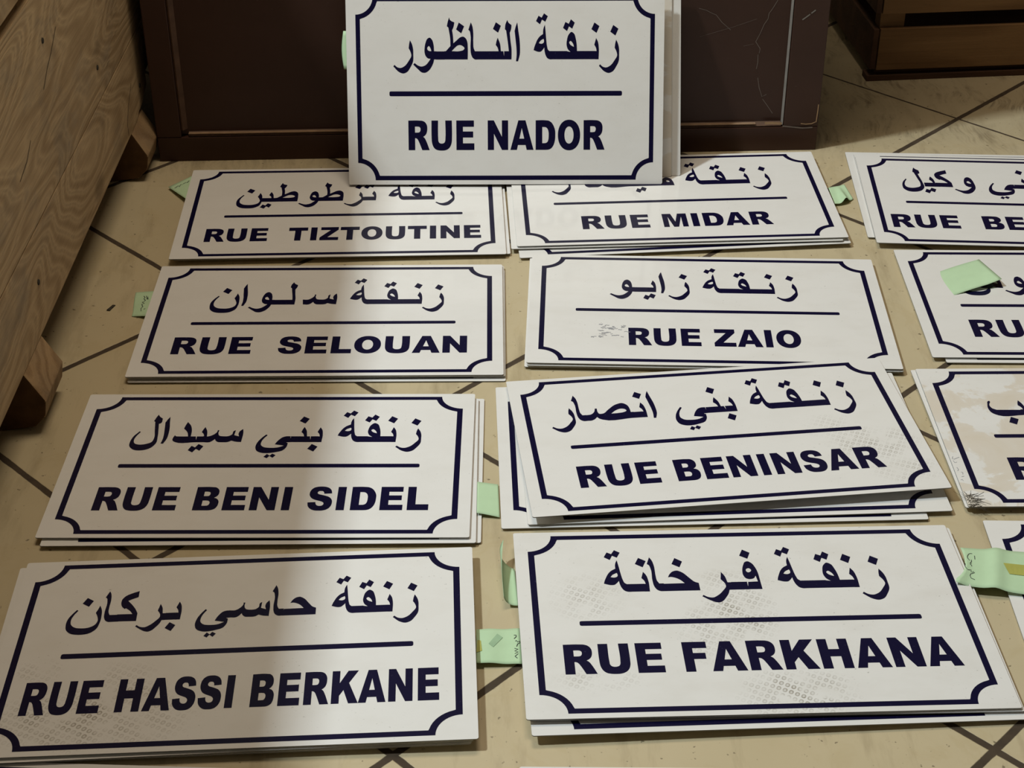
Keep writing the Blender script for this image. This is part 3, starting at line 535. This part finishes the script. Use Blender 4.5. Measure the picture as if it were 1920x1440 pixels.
POSE = {
  'tiz': (-0.262804, 2.33014, 0.034293, 0.009723, -2.2e-05, 0.005327),
  'mid': (0.25236, 2.365619, 0.038057, 0.013402, -0.000593, -0.006162),
  'sel': (-0.262445, 2.004506, 0.009236, 0.00933, -0.000981, 0.003193),
  'zai': (0.274924, 2.023112, -0.038762, 0.010843, 0.00015, 0.000569),
  'sid': (-0.298767, 1.662098, -0.005856, 0.009112, -0.002986, -0.001132),
  'nsa': (0.256305, 1.711018, 0.104447, 0.01662, -0.021822, -0.003675),
  'has': (-0.289843, 1.32549, 0.039323, 0.013383, 0.001627, -0.010001),
  'far': (0.256433, 1.367793, 0.041564, 0.015469, -0.003872, 0.013189),
  'tiz2': (-0.257666, 2.335125, 0.042432, 0.006323, -2.2e-05, 0.005327),
  'mid2': (0.244353, 2.362525, 0.03434, 0.010002, -0.000594, -0.006145),
  'mid3': (0.250647, 2.350162, 0.073578, 0.006607, -0.000596, -0.006171),
  'sel2': (-0.260196, 2.006096, 0.008474, 0.005928, -0.00098, 0.003191),
  'sel3': (-0.259059, 2.000792, 0.004491, 0.002529, -0.00098, 0.003191),
  'zai2': (0.275578, 2.0218, -0.037796, 0.007443, 0.00015, 0.000569),
  'zai3': (0.271745, 2.024176, -0.03611, 0.004047, 0.000148, 0.000566),
  'sid2': (-0.292816, 1.653665, 0.004365, 0.005715, -0.002986, -0.001127),
  'sid3': (-0.286222, 1.659535, -0.001529, 0.002311, -0.002987, -0.001132),
  'nsa2': (0.26046, 1.698418, 0.047394, 0.007422, -0.00011, 0.000295),
  'nsa3': (0.232641, 1.691128, 0.029161, 0.003988, -0.00099, -0.000254),
  'has2': (-0.296072, 1.323675, 0.051062, 0.009991, 0.001642, -0.009977),
  'has3': (-0.297562, 1.324372, 0.045089, 0.006587, 0.001636, -0.009987),
  'far2': (0.260357, 1.368484, 0.034651, 0.012066, -0.003877, 0.013197),
  'far3': (0.25985, 1.355505, 0.054334, 0.008669, -0.003872, 0.013189),
  'ouk': (0.807841, 2.349597, -0.063525, 0.010819, 0.001024, -2.7e-05),
  'ouk2': (0.808985, 2.366616, -0.060749, 0.00742, 0.001031, -2.6e-05),
  'ouk3': (0.798927, 2.382437, -0.051859, 0.004021, 0.001038, -2.5e-05),
  'wes': (0.817886, 2.044115, -0.016617, 0.007442, 0.001804, 0.000187),
  'wes2': (0.83545, 2.03628, -0.016617, 0.004042, 0.001804, 0.000187),
  'yab': (0.785182, 1.71488, 0.004906, 0.010817, 0.000512, -6.8e-05),
  'yab2': (0.781193, 1.720192, 0.015508, 0.007418, 0.000522, -6.6e-05),
  'low': (0.795437, 1.390121, -0.024159, 0.004008, 6.1e-05, 1.5e-05),
  'bot': (0.253474, 1.005625, -0.014716, 0.004, 0.0, 1.3e-05),
  'botl': (-0.478157, 1.01745, -0.042973, 0.004, 0.0, 0.0),
  'nad': (-0.008755, 2.466763, -0.003, 0.152623, 1.185079, 0.0),
  'nad2': (0.006307, 2.483808, 0.03, 0.153079, 1.185079, 0.0),
  'nad3': (0.020907, 2.487608, 0.03, 0.153079, 1.185079, 0.0),
}

GLY = {k: dec(v) for k, v in AR.items()}

def border_mesh():
    f = Flat(); X, Y, Tn, R = 0.235, 0.143, 0.007, 0.0275
    # outline outer and inner: straight sides, quarter circles bitten out of the corners
    def loop(x, y, r):
        pts = []
        for sx, sy, a0 in ((1, 1, 270), (-1, 1, 0), (-1, -1, 90), (1, -1, 180)):
            for i in range(13):
                a = math.radians(a0 - 90 * i / 12)
                pts.append((sx * X + r * math.cos(a), sy * Y + r * math.sin(a)))
        out = []
        for p in pts: out.append((max(-x, min(x, p[0])), max(-y, min(y, p[1]))))
        return out
    f.poly([loop(X, Y, R), loop(X - Tn, Y - Tn, R + 0.0073)])
    me = bpy.data.meshes.new('border'); me.from_pydata(f.v, [], f.f); me.update(); me.materials.append(INK); return me
BORDER = border_mesh()
def panel_mesh():
    bm = bmesh.new(); W, H, R = 0.25, 0.15, 0.0025; ring = []
    for sx, sy, a0 in ((1, 1, 0), (-1, 1, 90), (-1, -1, 180), (1, -1, 270)):
        for i in range(5):
            a = math.radians(a0 + 90 * i / 4); ring.append((sx * (W - R) + R * math.cos(a), sy * (H - R) + R * math.sin(a)))
    top = [bm.verts.new((x, y, 0)) for x, y in ring]; bot = [bm.verts.new((x, y, -0.0012)) for x, y in ring]
    bm.faces.new(top); bm.faces.new(bot[::-1]); n = len(ring)
    for i in range(n): bm.faces.new((top[i], bot[i], bot[(i + 1) % n], top[(i + 1) % n]))
    for f in bm.faces: f.material_index = 0 if f.normal.z > 0.5 or len(f.verts) > 4 else 1
    me = bpy.data.meshes.new('panel'); bm.to_mesh(me); bm.free(); return me

GROUP = 'white enamelled street name signs'
def sign(key, label, mat=WHITE, words=True, dark=True):
    x, y, t, z, ax, ay = POSE[key]
    r = empty('street_sign'); r.matrix_world = Matrix.Translation((x, y, z)) @ rotm(t, ax, ay).to_4x4()
    tag(r, label, 'sign', GROUP)
    me = panel_mesh(); me.materials.append(mat); me.materials.append(EDGE); link('panel', me, None, r)
    if dark: link('border', BORDER, None, r)
    if words and key in LAY:
        L = LAY[key]; f = Flat()
        for n, gx, gy in L['it']:
            for rings in GLY[n]:
                f.poly([[(gx + px * L['sx'], gy + py * L['sy']) for px, py in ring] for ring in rings])
        for a, b in L['bars']:
            if b > a: f.rect(a, L['y0'], b, L['y0'] + L['sy'])
        f.build('arabic_lettering', INK, r)
        f = Flat(); x0, x1, yc = L['ru']; h = 0.0038; c = 0.0022
        f.poly([[(x0 + c, yc - h), (x1 - c, yc - h), (x1 - .0005, yc - h + .0006), (x1, yc - h + c), (x1, yc + h - c), (x1 - .0005, yc + h - .0006), (x1 - c, yc + h), (x0 + c, yc + h), (x0 + .0005, yc + h - .0006), (x0, yc + h - c), (x0, yc - h + c), (x0 + .0005, yc - h + .0006)]])
        f.build('dividing_line', INK, r)
        txt, px, k, yb, cap = L['la']; f = Flat()
        for ch in txt + ' ':
            if ch == ' ':                # every word is a part of its own
                if f.v: f.build('latin_lettering', INK, r)
                f = Flat()
            else:
                for rings in LG[ch]: f.poly([[(px + a * k, yb + b * cap / 1466) for a, b in ring] for ring in rings])
            px += ADV[ch] * k
    return r
def dotat(key, lst):
    return [(*loc_on(POSE[key], u, v)[:2], rx, ry, s) for u, v, rx, ry, s in lst]

M_FAR = sign_mat('white_sign_face_footprints', dotat('far', [(1100, 1120, .045, .045, .5), (1390, 1150, .045, .06, .9), (1330, 1190, .035, .05, .7), (1500, 1300, .07, .04, 1.0), (1120, 1275, .05, .02, .4), (1370, 1095, .05, .03, .5)]), seed=1.3, dirt=1.5)
M_HAS = sign_mat('white_sign_face_sole_prints', dotat('has', [(160, 1350, .12, .05, .9), (75, 1260, .025, .02, .7), (230, 1310, .05, .06, .6)]), seed=2.1)
M_NSA = sign_mat('white_sign_face_trodden', dotat('nsa', [(1640, 830, .06, .04, .8), (1560, 800, .04, .03, .4), (1700, 880, .05, .03, .5)]), seed=3.3)
M_YAB = sign_mat('white_sign_face_glue_stains', stain=0.47, seed=4.7, dirt=1.2)
M_TAN = sign_mat('white_sign_face_tan_edge', stain=0.43, seed=9.2)
M_ZAI = sign_mat('white_sign_face_scuffed', seed=5.9, dirt=1.3)

N_ = sign('nad', 'white sign reading RUE NADOR leaning upright, in front of the others')
sign('nad2', 'tan-stained white sign leaning just behind RUE NADOR, black border line showing', M_TAN)
sign('nad3', 'rearmost leaning white sign, its blank right edge against the brown cabinet', WHITE, dark=False)
sign('tiz', 'white sign reading RUE TIZTOUTINE lying at back left below RUE NADOR')
sign('tiz2', 'white sign directly under RUE TIZTOUTINE, a sliver showing at its right')
sign('mid', 'white sign reading RUE MIDAR lying flat below the right of RUE NADOR')
sign('mid2', 'white sign second in the RUE MIDAR stack, left corner showing')
sign('mid3', 'white sign lowest in the RUE MIDAR stack, turned so its border shows')
sign('sel', 'white sign reading RUE SELOUAN on the second stack at left')
sign('sel2', 'white sign directly under RUE SELOUAN, thin lower edge showing')
sign('sel3', 'white sign lowest under RUE SELOUAN, shifted towards the camera')
S_ZAI = sign('zai', 'scuffed white sign reading RUE ZAIO in the middle of the floor', M_ZAI)
sign('zai2', 'white sign directly under RUE ZAIO, thin lower edge showing')
sign('zai3', 'white sign lowest under RUE ZAIO, left edge showing')
sign('sid', 'white sign reading RUE BENI SIDEL on the third stack at left')
sign('sid2', 'white sign directly under RUE BENI SIDEL, its lower border line showing')
sign('sid3', 'white sign lowest under RUE BENI SIDEL, right edge showing beside the green note')
sign('nsa', 'tilted white sign reading RUE BENINSAR propped up on two others', M_NSA)
sign('nsa2', 'white sign in the shadow directly under the tilted RUE BENINSAR')
sign('nsa3', 'white sign lowest under RUE BENINSAR, its left border bar showing')
sign('has', 'white sign reading RUE HASSI BERKANE at the front left, trodden with shoe prints', M_HAS)
sign('has2', 'white sign directly under RUE HASSI BERKANE, turned slightly')
sign('has3', 'white sign lowest under RUE HASSI BERKANE, thin edge at the front')
sign('far', 'white sign reading RUE FARKHANA at the front right, marked with dotted shoe prints', M_FAR)
sign('far2', 'white sign directly under RUE FARKHANA, thin edge showing at its right')
sign('far3', 'white sign lowest under RUE FARKHANA, its lower border showing in front')
sign('ouk', 'white sign reading RUE BE, cut by the right edge, at the back right')
sign('ouk2', 'white sign second in the back right stack, thin left edge showing')
sign('ouk3', 'white sign lowest in the back right stack, top border line showing behind')
sign('wes', 'white sign with a green note lying on its lettering, right edge of the photo')
sign('wes2', 'white sign under the one with the green note, lower edge showing')
S_YAB = sign('yab', 'white sign with tan glue stains at the right edge of the photo', M_YAB)
sign('yab2', 'white sign directly under the tan-stained one, left edge showing')
sign('low', 'white sign under the long green note at the lower right')
sign('bot', 'white sign barely entering the bottom edge of the photo in front of RUE FARKHANA')
sign('botl', 'white sign barely entering the bottom left corner of the photo')

# scuffs
def scuffs(parent, name, x0, x1, y0, y1, n, ln, wd, mat, seed, ang=0.0, spread=0.25):
    r = random.Random(seed); f = Flat()
    for i in range(n):
        x, y = r.uniform(x0, x1), r.uniform(y0, y1); l = ln * r.uniform(0.4, 1.2); a = ang + r.uniform(-spread, spread)
        pts = [(x + l * k / 3 * math.cos(a), y + l * k / 3 * math.sin(a) + r.uniform(-wd, wd)) for k in range(4)]
        L, R = ribbon(pts, wd * r.uniform(0.6, 1.4)); f.poly([[tuple(p) for p in L] + [tuple(p) for p in R[::-1]]], 0.0002)
    return f.build(name, mat, parent)
a = loc_on(POSE['zai'], 1108, 608); b = loc_on(POSE['zai'], 1172, 634)
scuffs(S_ZAI, 'scuff_marks', a[0], b[0], b[1], a[1], 34, 0.007, 0.0013, GREYMARK, 3)
a = loc_on(POSE['yab'], 1808, 930); b = loc_on(POSE['yab'], 1838, 952)
scuffs(S_YAB, 'scratch_tangle', a[0], b[0], b[1], a[1], 60, 0.016, 0.0004, DARKDIRT, 5, 0.6, 1.6)
pen = [[(650, 905), (645, 925), (662, 932), (690, 920), (712, 912)], [(655, 945), (668, 965), (690, 960)], [(730, 1055), (745, 1058), (748, 1078)], [(735, 1100), (760, 1095)], [(728, 1132), (742, 1126), (752, 1140)], [(690, 1010), (705, 1030), (698, 1045)]]
strokes('handwriting', [[tuple(loc_on(POSE['yab'], 1660 + p / 5.1429, 680 + q / 5.1429)[:2]) for p, q in s] for s in pen], 0.0008, GREYMARK, S_YAB, lambda x, y: 0.0002)

# ------------------------------------------------------------------ green paper notes
def note(label, quad, zf, n=14, m=10, edge=None, th=0.00025):
    """quad: four photo points (uv) TL TR BR BL with heights; zf(s,t) adds the curl; one sheet with thickness"""
    P = [Vector(at(u, v, z)) for u, v, z in quad]
    c = sum(P, Vector()) / 4; c.z = min(p.z for p in P)
    r = empty('paper_note', c); tag(r, label, 'note', 'green paper notes')
    bm = bmesh.new(); T = []; Bm = []
    for j in range(m + 1):
        t = j / m; rt = []; rb = []
        for i in range(n + 1):
            s = i / n
            p = (P[0] * (1 - s) + P[1] * s) * (1 - t) + (P[3] * (1 - s) + P[2] * s) * t - c
            if edge: p = p + Vector(edge(s, t))
            p = p + Vector((0, 0, zf(s, t)))
            rt.append(bm.verts.new(p + Vector((0, 0, th)))); rb.append(bm.verts.new(p))
        T.append(rt); Bm.append(rb)
    for j in range(m):
        for i in range(n):
            bm.faces.new((T[j + 1][i], T[j + 1][i + 1], T[j][i + 1], T[j][i])); bm.faces.new((Bm[j][i], Bm[j][i + 1], Bm[j + 1][i + 1], Bm[j + 1][i]))
    for j in range(m):
        bm.faces.new((T[j][0], Bm[j][0], Bm[j + 1][0], T[j + 1][0])); bm.faces.new((T[j][n], T[j + 1][n], Bm[j + 1][n], Bm[j][n]))
    for i in range(n):
        bm.faces.new((T[0][i], T[0][i + 1], Bm[0][i + 1], Bm[0][i])); bm.faces.new((T[m][i], Bm[m][i], Bm[m][i + 1], T[m][i + 1]))
    bmesh.ops.recalc_face_normals(bm, faces=bm.faces[:])
    mesh_bm('paper', bm, GREEN, r, True)
    r['c'] = tuple(c); del r['c']
    bil = lambda s, t: (P[0] * (1 - s) + P[1] * s) * (1 - t) + (P[3] * (1 - s) + P[2] * s) * t - c + Vector((0, 0, zf(s, t) + th)) + (Vector(edge(s, t)) if edge else Vector())
    def on(u, v):                        # photo point -> sheet, by a coarse search
        best = None
        for a in range(41):
            for b_ in range(41):
                q = bil(a / 40, b_ / 40); d = np.array(q + c) - CAM
                k = d @ FW; e = (960 + F_PX * (d @ RT) / k - u) ** 2 + (720 - F_PX * (d @ UP) / k - v) ** 2
                if best is None or e < best[0]: best = (e, q)
        return best[1]
    r_on[r.name] = on
    return r
r_on = {}
def pen_on(r, name, lists, width, mat, crop):
    on = r_on[r.name]; bm = bmesh.new()
    for s in lists:
        Q = [on(crop[0] + p / crop[2], crop[1] + q / crop[2]) for p, q in s]
        L, R = ribbon([(q.x, q.y) for q in Q], width)
        lv = [bm.verts.new((p.x, p.y, q.z + 0.0003)) for p, q in zip(L, Q)]; rv = [bm.verts.new((p.x, p.y, q.z + 0.0003)) for p, q in zip(R, Q)]
        for i in range(len(lv) - 1):
            try: bm.faces.new((rv[i], rv[i + 1], lv[i + 1], lv[i]))
            except ValueError: pass
    return mesh_bm(name, bm, mat, r)
def patch_on(r, name, quad, mat, crop, k=6):
    on = r_on[r.name]; Q = [on(crop[0] + p / crop[2], crop[1] + q / crop[2]) for p, q in quad]
    bm = bmesh.new(); rows = []
    for j in range(2):
        rows.append([bm.verts.new((Q[0 if j == 0 else 3] * (1 - i / k) + Q[1 if j == 0 else 2] * (i / k)) + Vector((0, 0, 0.0004))) for i in range(k + 1)])
    for i in range(k): bm.faces.new((rows[1][i], rows[1][i + 1], rows[0][i + 1], rows[0][i]))
    return mesh_bm(name, bm, mat, r)

# beside TIZTOUTINE: a corner pokes out
r = note('pointed corner of a green note sticking out left of RUE TIZTOUTINE', [(315.6, 351, .004), (362, 329, .0071), (366, 340, .0071), (350.5, 376, .0068)], lambda s, t: 0.002 * (1 - s) * t, 10, 8)
pen_on(r, 'handwriting', [[(485, 240), (500, 230), (512, 216), (522, 226), (538, 206), (548, 212)], [(556, 202), (566, 196), (578, 188), (590, 194), (604, 176)]], 0.0010, PEN, (220, 300, 4.5))
r = note('small square green note with handwriting left of RUE SELOUAN', [(254.4, 548.5, .0008), (293.5, 545.6, .0064), (281, 592.3, .0064), (247, 593, .0008)], lambda s, t: 0.0012 * math.sin(t * 6) * (1 - s))
pen_on(r, 'handwriting', [[(225, 1150), (236, 1165), (224, 1175), (240, 1184), (226, 1196), (212, 1202), (230, 1212), (206, 1218), (216, 1240), (202, 1252), (198, 1275)], [(246, 1146), (250, 1178), (260, 1152), (262, 1180)], [(222, 1262), (236, 1255)]], 0.0010, PEN, (220, 300, 4.5))
note('plain green note lying between RUE BENI SIDEL and RUE BENINSAR', [(895, 903.4, .0064), (934.2, 908.6, .0020), (937.2, 970.4, .0022), (894, 961.8, .0064)], lambda s, t: 0.0004 * math.sin(s * 3) * t)
r = note('green note with a scrap of tape and pen writing right of RUE HASSI BERKANE', [(893, 1180.5, .0064), (975, 1179.5, .0025), (979.2, 1246.2, .0030), (893.5, 1243.2, .0064)], lambda s, t: 0.0010 * math.sin(s * 5) ** 2)
cn = (880, 880, 3.51)
pen_on(r, 'handwriting', [[(296, 1092), (306, 1090), (311, 1104), (296, 1116)], [(300, 1130), (312, 1128), (320, 1136), (330, 1132), (334, 1142), (318, 1150), (314, 1164)], [(300, 1180), (322, 1186), (302, 1196), (320, 1202), (301, 1214), (321, 1216), (303, 1232), (318, 1240)], [(240, 1118), (243, 1121)]], 0.0009, PEN, cn)
patch_on(r, 'tape_strip', [(50, 1124), (74, 1126), (84, 1195), (50, 1204)], TAPE, cn)
patch_on(r, 'smudge', [(185, 1085), (222, 1110), (160, 1170), (130, 1150)], plain('faded_green_smudge', (0.36, 0.53, 0.34), 0.8, 0.1, 0.2, 90), cn)
note('crumpled little green note right of RUE MIDAR', [(1553, 352, .0042), (1582.8, 347, .0010), (1600, 373, .0015), (1565, 382, .0050)], lambda s, t: 0.009 * math.exp(-((s - 0.55) / 0.16) ** 2) * t + 0.004 * max(0, s - .7) * (1 - t), 18, 10, lambda s, t: (0.0, -0.006 * math.sin(s * 3.1) * t, 0))
note('green note lying loose on the lettering of the sign at the right edge', [(1746.7, 514.8, .0066), (1835.5, 486.5, .0075), (1878, 526.5, .0175), (1784.6, 555.2, .0066)], lambda s, t: 0.0012 * math.sin(s * 3.1) + 0.010 * max(0, s - 0.72) * t)
r = note('long green note with a yellow tape strip at the right edge of the photo', [(1800.5, 1027, .0125), (1960, 1038, .006), (1962, 1121, .006), (1797, 1096, .0125)], lambda s, t: 0.0035 * math.exp(-((s - 0.42) / 0.10) ** 2) + 0.004 * math.exp(-(s / 0.07) ** 2) * t, 24, 10, lambda s, t: (0.006 * math.sin(t * 3.14) * (1 - s) ** 4 - 0.005 * math.exp(-((t - .93) / .12) ** 2) * (1 - s) ** 8, 0, 0))
c8_ = (1760, 950, 7.2)
pen_on(r, 'handwriting', [[(455, 640), (420, 632), (392, 645), (382, 670), (400, 700), (425, 725)], [(490, 662), (474, 678), (490, 715)], [(388, 728), (396, 736)], [(430, 725), (437, 745), (425, 760), (450, 766), (432, 780), (455, 800), (444, 806)], [(340, 770), (342, 800), (365, 830), (400, 850), (430, 850), (430, 880), (450, 886), (470, 880), (480, 890), (450, 897), (426, 902), (430, 930), (450, 970), (475, 988)], [(522, 966), (532, 974)], [(536, 988), (546, 990)]], 0.00075, PEN, c8_)
patch_on(r, 'tape_strip', [(862, 758), (1290, 812), (1300, 960), (945, 910)], TAPE, c8_)
# curled strip by FARKHANA: starts under the stack, rolls up and back
P0 = Vector(at(972, 1140, 0.0)); P1 = Vector(at(965, 1072, 0.0))
r = empty('paper_note', P0); tag(r, 'curled green note standing up at the left edge of RUE FARKHANA', 'note', 'green paper notes')
bm = bmesh.new(); rows = []
d = P1 - P0; nrm = Vector((-1, 0.05, 0))
for j in range(13):
    t = j / 12; row = []
    for i in range(15):
        s = i / 14
        run = 0.003                             # how far it lies out before it turns
        R = 0.0125; am = 1.30 + 0.95 * t * t
        l = s * (run + am * R + 0.003)
        if l < run: x, z = l, 0.0035
        else:
            a = min((l - run) / R, am); x = run + R * math.sin(a); z = 0.0035 + R * (1 - math.cos(a))
            ex = (l - run) - am * R
            if ex > 0: x += ex * math.cos(am); z += ex * math.sin(am)
        w_ = 1.0 - 0.15 * s
        row.append(bm.verts.new(d * (t * w_ + (0.55 * s * t * t)) + nrm * x + Vector((0, 0, z))))
    rows.append(row)
for j in range(12):
    for i in range(14): bm.faces.new((rows[j][i], rows[j][i + 1], rows[j + 1][i + 1], rows[j + 1][i]))
bmesh.ops.recalc_face_normals(bm, faces=bm.faces[:])
pn = mesh_bm('paper', bm, GREEN, r, True); sd = pn.modifiers.new('thickness', 'SOLIDIFY'); sd.thickness = 0.00025; sd.offset = 1
# behind the left edge of NADOR: a strip hangs out sideways
x, y, t_, z, ax, ay = POSE['nad']
Mn = Matrix.Translation((x, y, z)) @ rotm(t_, ax, ay).to_4x4()
r = empty('paper_note'); r.matrix_world = Mn; tag(r, 'green note peeping out behind the left edge of RUE NADOR', 'note', 'green paper notes')
bm = bmesh.new(); top = loc_on(POSE['nad'], 650, 58); bot = loc_on(POSE['nad'], 652, 130); rows = []
for j in range(9):
    t = j / 8; row = []
    yy = top[1] * (1 - t) + bot[1] * t
    for i in range(7):
        s = i / 6; row.append(bm.verts.new((-0.2485 - 0.0088 * s * (0.75 + 0.35 * math.sin(t * 3.14)), yy, -0.0036 - 0.004 * s * s)))
    rows.append(row)
for j in range(8):
    for i in range(6): bm.faces.new((rows[j][i], rows[j][i + 1], rows[j + 1][i + 1], rows[j + 1][i]))
bmesh.ops.recalc_face_normals(bm, faces=bm.faces[:])
pn = mesh_bm('paper', bm, GREEN, r, True); sd = pn.modifiers.new('thickness', 'SOLIDIFY'); sd.thickness = 0.00025; sd.offset = 0

# ------------------------------------------------------------------ small debris
p = at(208.5, 578, 0)
bm = bmesh.new(); add_box(bm, (-0.0022, -0.0085, 0), (0.0022, 0.0085, 0.0015), 0.0006, random.Random(2))
oc = mesh_bm('paint_flake', bm, DARKDIRT); oc.location = p; oc.rotation_euler = (0, 0, -0.35)
tag(oc, 'small dark flake on the bare tile left of RUE SELOUAN', 'flake')
